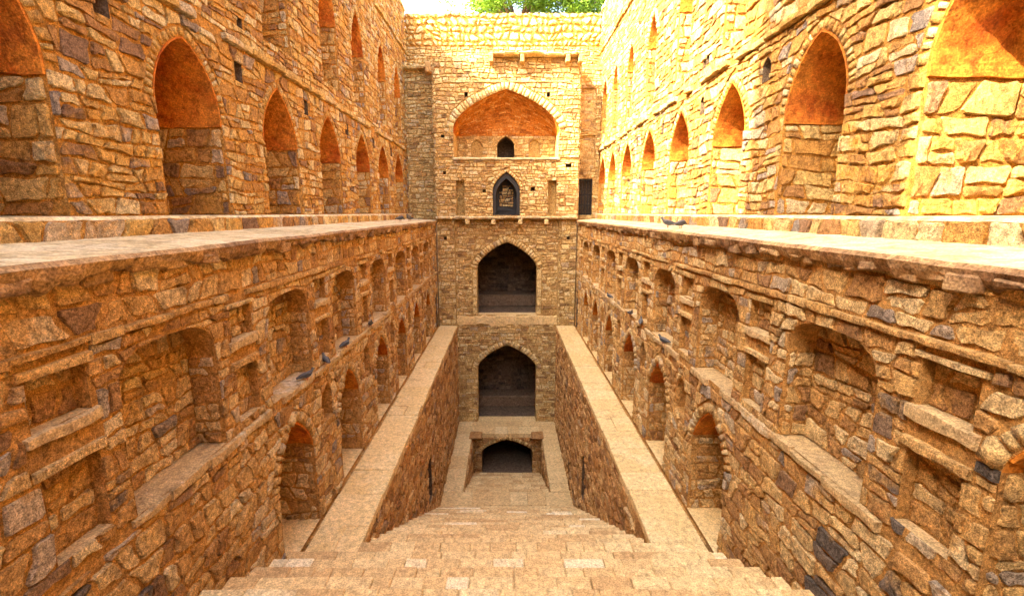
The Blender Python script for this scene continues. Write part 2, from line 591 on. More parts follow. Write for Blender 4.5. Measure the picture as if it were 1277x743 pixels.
def voussoirs(thing, fr, out, depth_r, mat, seed, vmin, wid=.14, h=(.03, .06), tint=(.5, 1.0), name='voussoir'):
    """ring of wedge stones round the head of an opening; returns outer outline (convex hull for cutting)"""
    rng = random.Random(seed)
    n = len(out)
    head = [p for p in out[1:] + out[:1] if p[1] >= vmin - 1e-6]
    # offset outline
    def off(i, d):
        p = head[i]
        a, b = head[max(0, i - 1)], head[min(len(head) - 1, i + 1)]
        tx, ty = b[0] - a[0], b[1] - a[1]
        L = math.hypot(tx, ty) or 1
        return (p[0] + ty / L * d, p[1] - tx / L * d)
    inn = [off(i, .012) for i in range(len(head))]
    outp = [off(i, depth_r) for i in range(len(head))]
    S = [0]
    for a, b in zip(head, head[1:]): S.append(S[-1] + math.hypot(a[0] - b[0], a[1] - b[1]))
    def at(L, s):
        for i in range(len(S) - 1):
            if s <= S[i + 1] + 1e-9:
                t = (s - S[i]) / max(1e-9, S[i + 1] - S[i])
                return (L[i][0] + (L[i + 1][0] - L[i][0]) * t, L[i][1] + (L[i + 1][1] - L[i][1]) * t)
        return L[-1]
    m = max(3, int(S[-1] / wid))
    w = [rng.uniform(.6, 1.4) for _ in range(m)]
    tot = sum(w); s = 0
    for x in w:
        a, b = s, s + x / tot * S[-1]
        s = b
        g = min(.01, (b - a) * .12)
        ov = rng.uniform(.8, 1.0)
        A, B = at(inn, a + g), at(inn, b - g)
        C, D = at(outp, b - g), at(outp, a + g)
        C = (B[0] + (C[0] - B[0]) * ov, B[1] + (C[1] - B[1]) * ov)
        D = (A[0] + (D[0] - A[0]) * ov, A[1] + (D[1] - A[1]) * ov)
        p = [A, D, C, B]
        if area2(p) < 0: p = p[::-1]
        if abs(area2(p)) < .001: continue
        V, F = stone_geo(fr, p, rng.uniform(*h), rng, .015)
        thing.piece(name, V, F, mat, rng.uniform(*tint))
    bb = bbox(out)
    return [out, outp]

def block(c0, c1, bev, rng=None, jit=0.0):
    """chamfered box between two corners"""
    V, idx, F = [], {}, []
    for sx in (0, 1):
        for sy in (0, 1):
            for sz in (0, 1):
                s = (sx, sy, sz)
                P = [c1[i] if s[i] else c0[i] for i in range(3)]
                for i in range(3):
                    if rng: P[i] += rng.uniform(-jit, jit)
                for ax in range(3):
                    q = list(P)
                    for i in range(3):
                        if i != ax: q[i] += -bev if s[i] else bev
                    idx[s, ax] = len(V); V.append(Vector(q))
    cen = (Vector(c0) + Vector(c1)) / 2
    def add(f):
        a, b, c = V[f[0]], V[f[1]], V[f[2]]
        m = sum((V[i] for i in f), Vector()) / len(f)
        if (b - a).cross(c - a).dot(m - cen) < 0: f = f[::-1]
        F.append(f)
    for ax in range(3):
        o = [i for i in range(3) if i != ax]
        for s in (0, 1):
            q = []
            for a, b in ((0, 0), (1, 0), (1, 1), (0, 1)):
                k = [0] * 3; k[ax] = s; k[o[0]] = a; k[o[1]] = b
                q.append(idx[tuple(k), ax])
            add(q)
        for a in (0, 1):
            for b in (0, 1):
                k0 = [0] * 3; k1 = [0] * 3
                k0[o[0]] = k1[o[0]] = a; k0[o[1]] = k1[o[1]] = b
                k0[ax] = 0; k1[ax] = 1
                k0, k1 = tuple(k0), tuple(k1)
                add([idx[k0, o[0]], idx[k1, o[0]], idx[k1, o[1]], idx[k0, o[1]]])
    for sx in (0, 1):
        for sy in (0, 1):
            for sz in (0, 1):
                add([idx[(sx, sy, sz), a] for a in range(3)])
    return V, F

def slab_row(thing, name, fr, u0, u1, v0, v1, n0, n1, mat, seed, ln=(.4, .9), miss=.06, jit=.012, tint=(.4, 1), bev=.012, smooth=False):
    """row of broken, uneven projecting slabs along a frame"""
    rng = random.Random(seed)
    u = u0
    while u < u1 - .05:
        e = min(u1, u + rng.uniform(*ln))
        if u1 - e < .15: e = u1
        if rng.random() > miss:
            m = max(2, min(5, int((e - u) / .14)))
            nn = n1 * rng.uniform(.7, 1.1)
            dv0, dv1 = rng.uniform(-jit, jit), rng.uniform(-jit, jit)
            th = v1 - v0
            V, F = [], []
            for i in range(m + 1):
                a = u + .004 + (e - u - .008) * i / m
                end = .75 if i in (0, m) else 1
                w = nn * (end + rng.uniform(-.22, .12))
                t0, t1 = v0 + dv0 + rng.uniform(-.15, .15) * th, v1 + dv1 + rng.uniform(-.12, .06) * th
                V += [fr(a, t0, n0), fr(a, t0 + .1 * th, w * .9), fr(a, t0 + .62 * th, w), fr(a, t1 - .03 * th, w * .93), fr(a, t1 + .03 * th, n0)]
            for i in range(m):
                for q in range(4):
                    f = [i * 5 + q, (i + 1) * 5 + q, (i + 1) * 5 + q + 1, i * 5 + q + 1]
                    F.append(f if not fr.flip else f[::-1])
            for k, r in ((0, False), (m * 5, True)):
                f = [k + q for q in range(5)]
                F.append(f if r == fr.flip else f[::-1])
            thing.piece(name, V, F, mat, rng.uniform(*tint), smooth)
        u = e

def boxm(c0, c1):
    x0, y0, z0 = c0; x1, y1, z1 = c1
    V = [(x0, y0, z0), (x1, y0, z0), (x1, y1, z0), (x0, y1, z0), (x0, y0, z1), (x1, y0, z1), (x1, y1, z1), (x0, y1, z1)]
    F = [[0, 3, 2, 1], [4, 5, 6, 7], [0, 1, 5, 4], [1, 2, 6, 5], [2, 3, 7, 6], [3, 0, 4, 7]]
    return V, F

def quads(*qs):
    V, F = [], []
    for q in qs:
        k = len(V); V += list(q); F.append(list(range(k, k + len(q))))
    return V, F

# ------------------------------------------------------------------ measures (metres, eye at the origin)
XL, XR = -4.42, 4.12            # planes of the upper arcade walls
WX = 3.10                       # planes of the lower niche walls
TX = 2.26                       # trench walls
YF = 20.0                       # face of the end building
YW = 21.0                       # its side wings
YT = 21.6                       # top wall set back
ZTOP = 8.5
ZP = -5.0                       # upper platform
ZQ = -9.65                      # lower platform
Y0 = -2.2                       # masonry detail begins behind the viewer
YC = -9.0                       # wall bodies begin

def near_stair(y):              # height of the full-width stairs
    return -5.0 if y > 5.73 else -5.0 + math.floor((5.73 - y) / .43 + 1) * .25
def main_stair(y):
    if y < 6.23: return -5.0
    if y > 13.75: return ZQ
    return -5.0 - math.floor((y - 6.23) / .4424 + 1) * .2735

def stain_tint(lo, hi):
    def f(c, rng):
        return lo + (hi - lo) * rng.random()
    return f

# ------------------------------------------------------------------ ground and surroundings
def ground():
    z = 7.9
    x0, x1, y0, y1 = XL - 2.4, XR + 2.4, YC, YT + 2.4
    B = 400
    V = [(-B, -B, z), (B, -B, z), (B, B, z), (-B, B, z), (x0, y0, z), (x1, y0, z), (x1, y1, z), (x0, y1, z)]
    F = [[0, 1, 5, 4], [1, 2, 6, 5], [2, 3, 7, 6], [3, 0, 4, 7]]
    me = make_mesh('ground', V, F, M['ground'], .5)
    o = bpy.data.objects.new('ground', me); COL.objects.link(o)
    o['kind'] = 'structure'; o['label'] = 'dry earth ground around the top of the stepwell'; o['category'] = 'ground'
ground()

# ------------------------------------------------------------------ upper arcade walls
def upper_wall(side):
    left = side < 0
    X = XL if left else XR
    n = 1 if left else -1
    fr = Frame((X, 0, 0), (0, 1, 0), (0, 0, 1), (n, 0, 0))
    if left:
        t = Thing('upper_arcade_wall', 'tall shaded orange rubble wall with a row of deep pointed arches, facing the sunlit arcade', 'wall', (X, 9, -.3))
        ys = [-1.1, 1.45, 4.0, 6.74, 9.34, 11.88, 14.52, 16.9, 19.3]; w = 1.36
        t2 = [4.3, 6.9, 9.5, 12.25, 14.55, 17.2, 19.5]; w2 = 1.1; top2 = 5.8
        niches_small = [5.45, 8.05, 10.6, 13.2, 15.75, 18.1]
    else:
        t = Thing('upper_arcade_wall', 'tall sunlit yellow rubble wall with a row of deep pointed arches and orange vaults', 'wall', (X, 9, -.3))
        ys = [-.9, 1.6, 4.16, 6.5, 8.9, 11.36, 13.78, 16.22, 18.42, 20.3]; w = 1.26
        t2 = [4.2, 6.6, 9.0, 11.5, 13.95, 16.25, 18.4, 20.3]; w2 = .85; top2 = 5.5
        niches_small = [7.75, 10.15, 12.6, 15.0, 17.3]
    YE = YT if left else YT
    holes, cut = [], []
    mats = [M['mortar_u'], M['plaster'], M['ledge']]
    for i, y in enumerate(ys):
        rr = random.Random(i + (0 if left else 50))
        o = arch(y, w, -.03, 1.42, 2.36, .42 if i > 3 else .22, 8)
        holes.append(o)
        niche(t, fr, o, 1.35, mats, 'arch_niche', 1.30, .028)
        hull = voussoirs(t, fr, o, .15, M['upper'], 100 + i + side, 1.42, .09, (.004, .016), (.2, .9))
        cut += hull
        # jamb and back masonry inside the niche, below the plaster
        fj = Frame((X, y + w / 2, 0), (-n, 0, 0), (0, 0, 1), (0, -1, 0))
        kw = dict(ch=(.16, .34), cw=(.25, .6), proud=(.012, .035), gap=.009, edge=.02, wild=1.5)
        lay_stones(t, 'stone', fj, (.02, 1.34, -.03, 1.29), [], M['upper'], 200 + i + side, **kw)
        if y < 9:
            fb = Frame((X - n * 1.35, 0, 0), (0, 1, 0), (0, 0, 1), (n, 0, 0))
            lay_stones(t, 'stone', fb, (y - w / 2, y + w / 2, -.03, 1.29), [], M['upper'], 230 + i + side, **kw)
        if y < 6:
            fk = Frame((X, y - w / 2, 0), (-n, 0, 0), (0, 0, 1), (0, 1, 0))
            lay_stones(t, 'stone', fk, (.02, 1.34, -.03, 1.29), [], M['upper'], 260 + i + side, **kw)
    for i, y in enumerate(t2):
        o = arch(y, w2, 3.12, 4.75, top2, .4, 6)
        holes.append(o)
        niche(t, fr, o, .55, mats, 'blind_niche', 4.7, .03)
        cut += (voussoirs(t, fr, o, .16, M['upper'], 300 + i + side, 4.75, .12, (.02, .04), (.4, .9)))
        fj = Frame((X, y + w2 / 2, 0), (-n, 0, 0), (0, 0, 1), (0, -1, 0))
        lay_stones(t, 'stone', fj, (.02, .55, 3.12, 4.68), [], M['upper'], 320 + i + side, ch=(.16, .3), cw=(.2, .5), proud=(.012, .03))
    for y in niches_small:
        o = arch(y, .22, 2.05, 2.3, 2.42, .8, 3) if not left else rect(y - .1, y + .1, 2.12, 2.42)
        holes.append(o); cut.append(o)
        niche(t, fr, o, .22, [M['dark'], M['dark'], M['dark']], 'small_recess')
    rr = random.Random(7 + side)
    for i in range(9):       # putlog holes
        y, z = rr.uniform(4, 19.5), rr.choice([2.95, 3.0, 4.3, 6.2])
        if any(abs(y - q) < .8 for q in t2): continue
        o = rect(y - .07, y + .07, z, z + .16)
        holes.append(o); cut.append(o)
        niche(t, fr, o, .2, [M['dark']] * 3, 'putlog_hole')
    core(t, 'wall_core', fr, (YC, YE, -.6, ZTOP), holes, M['mortar_u'], 11 + side, .2, .014, -.01)
    # body behind the face
    xb = X - n * 2.4
    V, F = quads([(X, YC, ZTOP), (X, YE, ZTOP), (xb, YE, ZTOP), (xb, YC, ZTOP)], [(xb, YC, -.6), (xb, YE + 2.4, -.6), (xb, YE + 2.4, ZTOP), (xb, YC, ZTOP)],
                 [(X, YC, -.6), (X, YC, ZTOP), (xb, YC, ZTOP), (xb, YC, -.6)])
    t.part('wall_top', V, F, M['mortar_u'])
    # string courses
    slab_row(t, 'string_course_slab', fr, Y0, YE - .02, 2.66, 2.76, -.02, .12, M['upper'], 21 + side, (.25, .7), .13, .022, (.45, .92))
    slab_row(t, 'string_course_slab', fr, Y0, YE - .02, 6.78, 6.86, -.02, .12, M['upper'], 22 + side, (.3, .8), .1, .014, (.45, .92))
    slab_row(t, 'coping_stone', fr, Y0, YE - .02, ZTOP - .02, ZTOP + .12, -.5, .06, M['facade'], 23 + side, (.4, .8), .0, .02)
    # kerb course under the arches
    V, F, MI = [], [], []
    ny = int((YW - Y0) / .12)
    for k in range(ny + 1):
        y = Y0 + (YW - .02 - Y0) * k / ny
        b = noise.noise((y * 2.5, side * 9.0, 3)) + .5 * noise.noise((y * 7, side * 9.0, 8))
        V += [(X + n * (.155 + .015 * b), y, -.5), (X + n * (.15 + .02 * b), y, -.075 + .02 * b), (X + n * .11, y, -.04 + .01 * b), (X - n * .01, y, -.034)]
    for k in range(ny):
        for q in range(3):
            f = [k * 4 + q, (k + 1) * 4 + q, (k + 1) * 4 + q + 1, k * 4 + q + 1]
            F.append(f if left else f[::-1]); MI.append(0 if q == 0 else 1)
    t.part('kerb', V, F, [M['mortar_u'], M['ledge']], .4, False, MI)
    fkb = Frame((X + n * .155, 0, 0), (0, 1, 0), (0, 0, 1), (n, 0, 0))
    lay_stones(t, 'kerb_stone', fkb, (Y0, YW - .02, -.33, -.06), [], M['upper'], 24 + side, ch=(.3, .4), cw=(.18, .5), proud=(.015, .04), split=.3, wild=1.5)
    def tn(c, rng):
        x = rng.random()
        if c[1] > 2.8: x = x * .9 + .05
        return x
    base = dict(ch=(.10, .23), cw=(.14, .42), proud=(.006, .03), gap=.009, wild=1.7, tint=tn)
    strings = [rect(Y0 - 1, YE + 1, 2.64, 2.78), rect(Y0 - 1, YE + 1, 6.76, 6.88)]
    lay_stones(t, 'stone', fr, (Y0, YE, -.03, 2.64), cut, M['upper'], 31 + side, **base)
    lay_stones(t, 'stone', fr, (Y0, YE, 2.78, 6.76), cut, M['upper'], 32 + side, **base)
    lay_stones(t, 'stone', fr, (Y0, YE, 6.88, ZTOP - .03), cut, M['upper'], 33 + side, **base)
    if left:   # unseen block added on the wall top to shadow the opposite arcade
        V, F = block((XL - .75, -.5, ZTOP), (XL - .05, 2.3, ZTOP + 5.6), .08)
        t.part('shade_block', V, F, M['upper'], .5, False)
    t.finish()
upper_wall(-1)
upper_wall(1)

# ------------------------------------------------------------------ lower niche walls
def lower_wall(side):
    left = side < 0
    X = WX * side
    n = -side
    fr = Frame((X, 0, 0), (0, 1, 0), (0, 0, 1), (n, 0, 0))
    if left:
        t = Thing('lower_niche_wall', 'brown rubble wall with two rows of niches under the ledge of the shaded arcade', 'wall', (X, 9, -5))
        wide = [1.75, 4.04, 6.32, 8.53, 10.87, 13.2, 15.4, 17.45]
        nar = [.7, 2.97, 5.16, 7.43, 9.7, 12.02, 14.3, 16.42, 18.45]
        low = [6.17, 8.46, 10.82, 12.95, 15.2, 17.45]
        nlow = [7.38, 9.62, 11.9, 14.08, 16.35]
    else:
        t = Thing('lower_niche_wall', 'brown rubble wall with two rows of niches under the ledge of the sunlit arcade', 'wall', (X, 9, -5))
        wide = [4.22, 6.53, 8.82, 11.2, 13.5, 15.75, 17.85]
        nar = [3.03, 5.43, 7.68, 10.0, 12.33, 14.62, 16.85, 18.85]
        low = [6.46, 8.82, 11.05, 13.28, 15.48, 17.42]
        nlow = [7.64, 9.92, 12.16, 14.38, 16.45]
    holes, cut = [], []
    sm = [M['mortar_l'], M['mortar_l'], M['sill']]
    kw = dict(ch=(.12, .25), cw=(.16, .38), proud=(.012, .035), gap=.009, edge=.02, wild=1.6, tint=lambda c, r: .08 + .92 * r.random())
    SILL = -2.5
    for i, y in enumerate(wide):
        w = 1.24
        o = round_arch(y, w, SILL, -1.5, -1.09)
        holes.append(o)
        d = .32
        niche(t, fr, o, d, sm, 'wide_niche')
        cut.append(o)
        fb = Frame((X - n * d, 0, 0), (0, 1, 0), (0, 0, 1), (n, 0, 0))
        lay_stones(t, 'stone', fb, (y - w / 2 + .01, y + w / 2 - .01, SILL, -1.14), [], M['lower'], 420 + i + side, **kw)
        fj = Frame((X, y + w / 2, 0), (-n, 0, 0), (0, 0, 1), (0, -1, 0))
        lay_stones(t, 'stone', fj, (.03, d, SILL, -1.5), [], M['lower'], 440 + i + side, **dict(kw, cw=(.2, .4), proud=(.01, .03)))
    for i, y in enumerate(nar):
        w = .44
        for j, (z0, z1) in enumerate(((-1.43, -1.07), (-2.4, -1.76))):
            o = rect(y - w / 2, y + w / 2, z0, z1)
            holes.append(o); cut.append(o)
            d = .11
            niche(t, fr, o, d, sm, 'panel_niche')
            fb = Frame((X - n * d, 0, 0), (0, 1, 0), (0, 0, 1), (n, 0, 0))
            lay_stones(t, 'stone', fb, (y - w / 2, y + w / 2, z0, z1), [], M['lower'], 460 + i * 2 + j + side, **dict(kw, ch=(.14, .22), cw=(.18, .3), proud=(.01, .03)))
        # sill and lintels of the stacked panels
        slab_row(t, 'sill_slab', fr, y - w / 2 - .06, y + w / 2 + .06, -1.53, -1.43, -.02, .055, M['sill'], 480 + i + side, (.6, .7), 0, .012)
        slab_row(t, 'lintel', fr, y - w / 2 - .05, y + w / 2 + .05, -1.76, -1.68, -.02, .045, M['lower'], 490 + i + side, (.6, .7), 0, .012, (.4, .8))
        slab_row(t, 'lintel', fr, y - w / 2 - .05, y + w / 2 + .05, -1.065, -1.0, -.02, .045, M['lower'], 500 + i + side, (.6, .7), 0, .012, (.4, .8))
        cut.append(rect(y - w / 2 - .06, y + w / 2 + .06, -1.77, -1.42))
        cut.append(rect(y - w / 2 - .06, y + w / 2 + .06, -1.07, -.99))
    for i, y in enumerate(low):
        w = 1.16
        o = arch(y, w, ZP + .015, -3.72, -2.97, .4, 7)
        holes.append(o)
        niche(t, fr, o, .85, [M['mortar_l'], M['plaster'], M['coping']], 'arch_niche', -3.66, .03)
        cut += (voussoirs(t, fr, o, .18, M['lower'], 520 + i + side, -3.72, .12, (.02, .045), (.4, .95)))
        fb = Frame((X - n * .85, 0, 0), (0, 1, 0), (0, 0, 1), (n, 0, 0))
        lay_stones(t, 'stone', fb, (y - w / 2, y + w / 2, ZP, -3.67), [], M['lower'], 540 + i + side, **kw)
        fj = Frame((X, y + w / 2, 0), (-n, 0, 0), (0, 0, 1), (0, -1, 0))
        lay_stones(t, 'stone', fj, (.03, .84, ZP, -3.67), [], M['lower'], 560 + i + side, **dict(kw, proud=(.012, .03)))
    for i, y in enumerate(nlow):
        o = arch(y, .42, -3.5, -3.1, -2.86, .3, 5)
        holes.append(o); cut.append(o)
        niche(t, fr, o, .25, [M['mortar_l']] * 3, 'small_niche')
        fj = Frame((X, y + .21, 0), (-n, 0, 0), (0, 0, 1), (0, -1, 0))
    # narrow dark doorway at the far end
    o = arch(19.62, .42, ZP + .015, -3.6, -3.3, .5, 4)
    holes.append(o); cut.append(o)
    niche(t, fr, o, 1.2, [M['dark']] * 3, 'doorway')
    if not left:
        o = arch(1.9, 1.4, -2.95, -1.6, -1.05, .35, 7)
        holes.append(o)
        niche(t, fr, o, .9, [M['mortar_l'], M['plaster'], M['mortar_l']], 'arch_niche', -1.58, .03)
        fj = Frame((X, 2.6, 0), (-n, 0, 0), (0, 0, 1), (0, -1, 0))
        lay_stones(t, 'stone', fj, (.03, .88, -2.95, -1.59), [], M['lower'], 570, **kw)
        cut += (voussoirs(t, fr, o, .16, M['lower'], 530, -1.6, .12, (.02, .045), (.3, .9)))
    core(t, 'wall_core', fr, (YC, YF + .3, -5.4, -.36), holes, M['mortar_l'], 41 + side, .16, .014, -.008)
    # projecting sill course between the tiers and header course
    slab_row(t, 'sill_course_slab', fr, 3.35, YF - .02, -2.6, -2.505, -.02, .06, M['sill'], 61 + side, (.3, .7), .1, .022, (0, .6))
    slab_row(t, 'header_course_slab', fr, 2.2, YF - .02, -.95, -.885, -.02, .06, M['lower'], 62 + side, (.25, .7), .22, .016, (.15, .75))
    sk = lambda u, v: v < near_stair(u) - .12
    def tn(c, rng):
        # soot-dark stones low in the near bays
        x = rng.random() * .92 + .08
        if left and c[0] < 3.3 and c[1] < -2.0 and rng.random() < .3: x = rng.random() * .06
        if (not left) and c[0] < 4 and c[1] < -1.5 and rng.random() < .2: x = rng.random() * .07
        return x
    base = dict(gap=.009, wild=1.6, tint=tn, skip=sk)
    lay_stones(t, 'stone', fr, (Y0, YF, -.88, -.44), cut, M['lower'], 71 + side, ch=(.14, .24), cw=(.15, .42), proud=(.003, .016), **base)
    lay_stones(t, 'stone', fr, (Y0, YF, -2.51, -.96), cut, M['lower'], 72 + side, ch=(.12, .24), cw=(.14, .36), proud=(.004, .02), **base)
    lay_stones(t, 'stone', fr, (Y0, YF, -5.0, -2.6), cut, M['lower'], 73 + side, ch=(.12, .27), cw=(.16, .42), proud=(.006, .03), **base)
    # ledge on top of the wall: trodden lime surface with a broken, overhanging lip
    V, F, MI = [], [], []
    XU = XL if left else XR
    step = .05
    ny = int((YF + 1.0 - YC) / step)
    off = 17.3 if left else 3.1
    for k in range(ny + 1):
        y = YC + k * step
        a = noise.noise((y * .55, off, 0))
        b = noise.noise((y * 2.2, off, 5)) * .6 + noise.noise((y * 6.5, off, 9)) * .4
        c = noise.noise((y * 3.1, off, 21)) * .6 + noise.noise((y * 9.0, off, 27)) * .5
        ov = .12 + .05 * a + .07 * b
        th = max(.05, .13 + .04 * a + .11 * c)
        zt = -.33 + .02 * a + .012 * b
        xs = X + n * ov
        prof = [(XU - n * .1, -.245 + .01 * b), (XU + n * .5, -.275 + .012 * a), (X - n * .25, -.305 + .015 * a), (X + n * (ov - .05), zt + .01), (xs, zt - .025),
                (xs + n * (.02 * c - .02), zt - th * .6), (xs - n * .05, zt - th), (X - n * .03, zt - th - .02 - .05 * abs(c))]
        V += [(p[0], y, p[1] + .008 * noise.noise((p[0] * 4, y * 4, 3))) for p in prof]
    m = 8
    for k in range(ny):
        for j in range(m - 1):
            f = [k * m + j, (k + 1) * m + j, (k + 1) * m + j + 1, k * m + j + 1]
            F.append(f if not left else f[::-1]); MI.append(0 if j < 3 else 1)
    t.part('ledge', V, F, [M['ledge'], M['lip']], .6, False, MI)
    # rubble hanging out under the lip
    rng = random.Random(81 + side)
    y = Y0 + .1
    while y < YF:
        s = rng.uniform(.05, .13)
        V, F = block((min(X - n * .02, X + n * s), y, -.44 - rng.uniform(0, .09)), (max(X - n * .02, X + n * s), y + rng.uniform(.1, .28), -.40), .015, rng, .012)
        t.piece('lip_stone', V, F, M['lip'], rng.random(), False)
        y += rng.uniform(.15, .45)
    t.finish()
lower_wall(-1)
lower_wall(1)

# ------------------------------------------------------------------ trench walls with pale coping
def trench_wall(side):
    X = TX * side
    n = -side
    fr = Frame((X, 0, 0), (0, 1, 0), (0, 0, 1), (n, 0, 0))
    t = Thing('retaining_wall', 'rubble retaining wall with broad pale coping, in front of the lower wall %s' % ('of the shaded arcade' if side < 0 else 'of the sunlit arcade'), 'wall', (X, 13, ZQ))
    o = arch(12.15, .62, -8.4, -7.25, -6.95, .4, 5)
    holes = [o]
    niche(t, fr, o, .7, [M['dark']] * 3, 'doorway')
    core(t, 'wall_core', fr, (6.23, YF, -12.4, ZP - .02), holes, M['mortar_l'], 91 + side, .35, .012)
    sk = lambda u, v: v < main_stair(u) - .1
    lay_stones(t, 'stone', fr, (6.24, YF, ZQ - .1, ZP - .08), [o], M['trench'], 92 + side, ch=(.12, .24), cw=(.2, .5), proud=(.015, .045), gap=.009, skip=sk, wild=1.4)
    # coping: big slabs, flush, slightly uneven
    rng = random.Random(95 + side)
    y = 5.76
    while y < YF - .05:
        e = min(YF, y + rng.uniform(.5, 1.1))
        if YF - e < .4: e = YF
        xs = [TX - .03, WX - .06]
        if rng.random() < .35: xs.insert(1, rng.uniform(TX + .3, WX - .35))
        for a, b in zip(xs, xs[1:]):
            x0, x1 = sorted((a * side, b * side))
            zt = ZP + rng.uniform(-.008, .008)
            V, F = block((x0 + .004 + rng.uniform(-.012, .012), y + .003, ZP - .14), (x1 - .004 + rng.uniform(-.012, .012), e - .003, zt), .012, rng, .008)
            t.piece('coping_slab', V, F, M['coping'], rng.random(), False)
        y = e
    # fill below coping up to the lower wall
    x0, x1 = sorted((X, WX * side))
    V, F = quads([(x0, 6.23, ZP - .05), (x1, 6.23, ZP - .05), (x1, YF, ZP - .05), (x0, YF, ZP - .05)])
    t.part('coping_bed', V, F, M['mortar_l'])
    t.finish()
trench_wall(-1)
trench_wall(1)

# ------------------------------------------------------------------ stairs
def stairs():
    t = Thing('stone_staircase', 'worn stone staircase descending between the walls to the lower landing', 'stairs', (0, 6, -5))
    rng = random.Random(5)
    def row(y0, y1, z0, z1, x0, x1, wr, name='step_stone'):
        u = x0
        while u < x1 - .02:
            e = u + rng.uniform(*wr)
            if x1 - e < wr[0] * .6: e = x1
            dz = rng.uniform(-.006, .008)
            V, F = block((u + .002, y0 - .004, z0), (e - .002, y1 + rng.uniform(-.008, .008), z1 + dz * .5), .014, rng, .004)
            pale = rng.random() < .12
            t.piece(name, V, F, M['step'], rng.uniform(.85, 1) if pale else rng.uniform(0, .75), False)
            u = e
    # full-width flight towards the viewer (two stones deep per tread)
    y, z = 5.73, ZP
    k = 0
    while y > Y0 - 1.5:
        z += .25
        row(y - .2, y, z - .30, z, -WX, WX, (.2, .55))
        row(y - .43, y - .2, z - .30, z + .003, -WX, WX, (.28, .7))
        y -= .43
        k += 1
    # landing
    row(5.73, 5.96, ZP - .3, ZP, -TX + .0, TX, (.2, .5))
    row(5.96, 6.23, ZP - .3, ZP + .003, -TX, TX, (.25, .6))
    for s in (-1, 1):
        a, b = sorted((TX * s, (WX + .02) * s))
        row(5.70, 5.76, ZP - .3, ZP - .01, a, b, (.3, .5))
    # main flight in the trench
    y, z = 6.23, ZP
    for k in range(17):
        z -= .2735
        row(y, y + .4424, z - .3, z, -TX, TX, (.28, .8))
        y += .4424
    # solid bed under the treads
    V, F = quads([(-WX, Y0 - 1.5, -.3), (WX, Y0 - 1.5, -.3), (WX, 5.6, -5.1), (-WX, 5.6, -5.1)], [(-WX, 5.6, -5.1), (WX, 5.6, -5.1), (WX, 6.23, -5.1), (-WX, 6.23, -5.1)],
                 [(-TX, 6.2, -5.25), (TX, 6.2, -5.25), (TX, 13.7, -9.9), (-TX, 13.7, -9.9)])
    t.part('stair_bed', V, F, M['mortar_l'])
    t.finish()
stairs()

PX_, PY0, PY1 = 1.54, 14.5, 18.8        # inner pit
def landing():
    t = Thing('lower_landing', 'flat stone landing at the foot of the main stairs, around the inner pit', 'landing', (0, 16, ZQ), kind='structure')
    rng = random.Random(8)
    def fill(x0, x1, y0, y1):
        y = y0
        while y < y1 - .02:
            e = min(y1, y + rng.uniform(.5, .9))
            if y1 - e < .3: e = y1
            x = x0
            while x < x1 - .02:
                f = min(x1, x + rng.uniform(.5, 1.1))
                if x1 - f < .3: f = x1
                V, F = block((x + .003, y + .003, ZQ - .2), (f - .003, e - .003, ZQ + rng.uniform(-.006, .006)), .008, rng, .002)
                t.piece('paving_slab', V, F, M['step'], rng.uniform(.2, .8), False)
                x = f
            y = e
    fill(-TX, TX, 13.75, PY0)
    fill(-TX, -PX_, PY0, PY1)
    fill(PX_, TX, PY0, PY1)
    fill(-TX, TX, PY1, YF + .05)
    t.finish()
landing()

def pit():
    t = Thing('pit_staircase', 'short stone stair sinking inside the landing towards the lowest dark arch', 'stairs', (0, 16, -11.5))
    rng = random.Random(9)
    y, z = PY0, ZQ
    nst = 9
    for k in range(nst):
        z -= 1.9 / nst
        u = -PX_
        while u < PX_ - .02:
            e = u + rng.uniform(.25, .6)
            if PX_ - e < .15: e = PX_
            V, F = block((u + .005, y, z - .3), (e - .005, y + (PY1 - PY0) / nst + .01, z + rng.uniform(-.005, .005)), .012, rng, .005)
            t.piece('step_stone', V, F, M['step'], rng.uniform(0, .75), False)
            u = e
        y += (PY1 - PY0) / nst
    for s in (-1, 1):
        fr = Frame((PX_ * s, 0, 0), (0, 1, 0), (0, 0, 1), (-s, 0, 0))
        core(t, 'pit_wall', fr, (PY0, PY1, -12.4, ZQ - .1), [], M['mortar_l'], 99, .4, .01)
        lay_stones(t, 'stone', fr, (PY0, PY1, -11.6, ZQ - .18), [], M['trench'], 97 + s, ch=(.14, .24), cw=(.2, .5), proud=(.015, .04), skip=lambda u, v: v < ZQ - 1.9 * (u - PY0) / (PY1 - PY0) - .35)
        # upturned broken slab at the head of each pit wall
        V, F = block((min(s * 1.1, s * 1.62), PY1 - .5, ZQ - .02), (max(s * 1.1, s * 1.62), PY1 + .1, ZQ + .06), .02, rng, .02)
        t.piece('corner_slab', V, F, M['trench'], .2, False)
    t.finish()
pit()

def portal():
    t = Thing('arched_portal', 'low pointed arch of dark void at the bottom of the inner pit stair', 'portal', (0, PY1, -11.55))
    fr = Frame((0, PY1, 0), (1, 0, 0), (0, 0, 1), (0, -1, 0))
    o = arch(0.02, 2.26, -11.6, -10.55, -9.94, .45, 8)
    V, F = boxm((-1.4, PY1 + .4, -12.2), (1.4, PY1 + 3, -9.75))
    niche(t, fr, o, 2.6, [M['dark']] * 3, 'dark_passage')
    core(t, 'wall_core', fr, (-PX_, PX_, -12.4, ZQ - .1), [o], M['mortar_l'], 98, .3, .01)
    h = voussoirs(t, fr, o, .2, M['facade'], 101, -10.55, .12, (.02, .05), (.1, .6))
    lay_stones(t, 'stone', fr, (-PX_, PX_, -11.6, ZQ - .18), h, M['trench'], 102, ch=(.12, .2), cw=(.18, .4))
    t.finish()
portal()

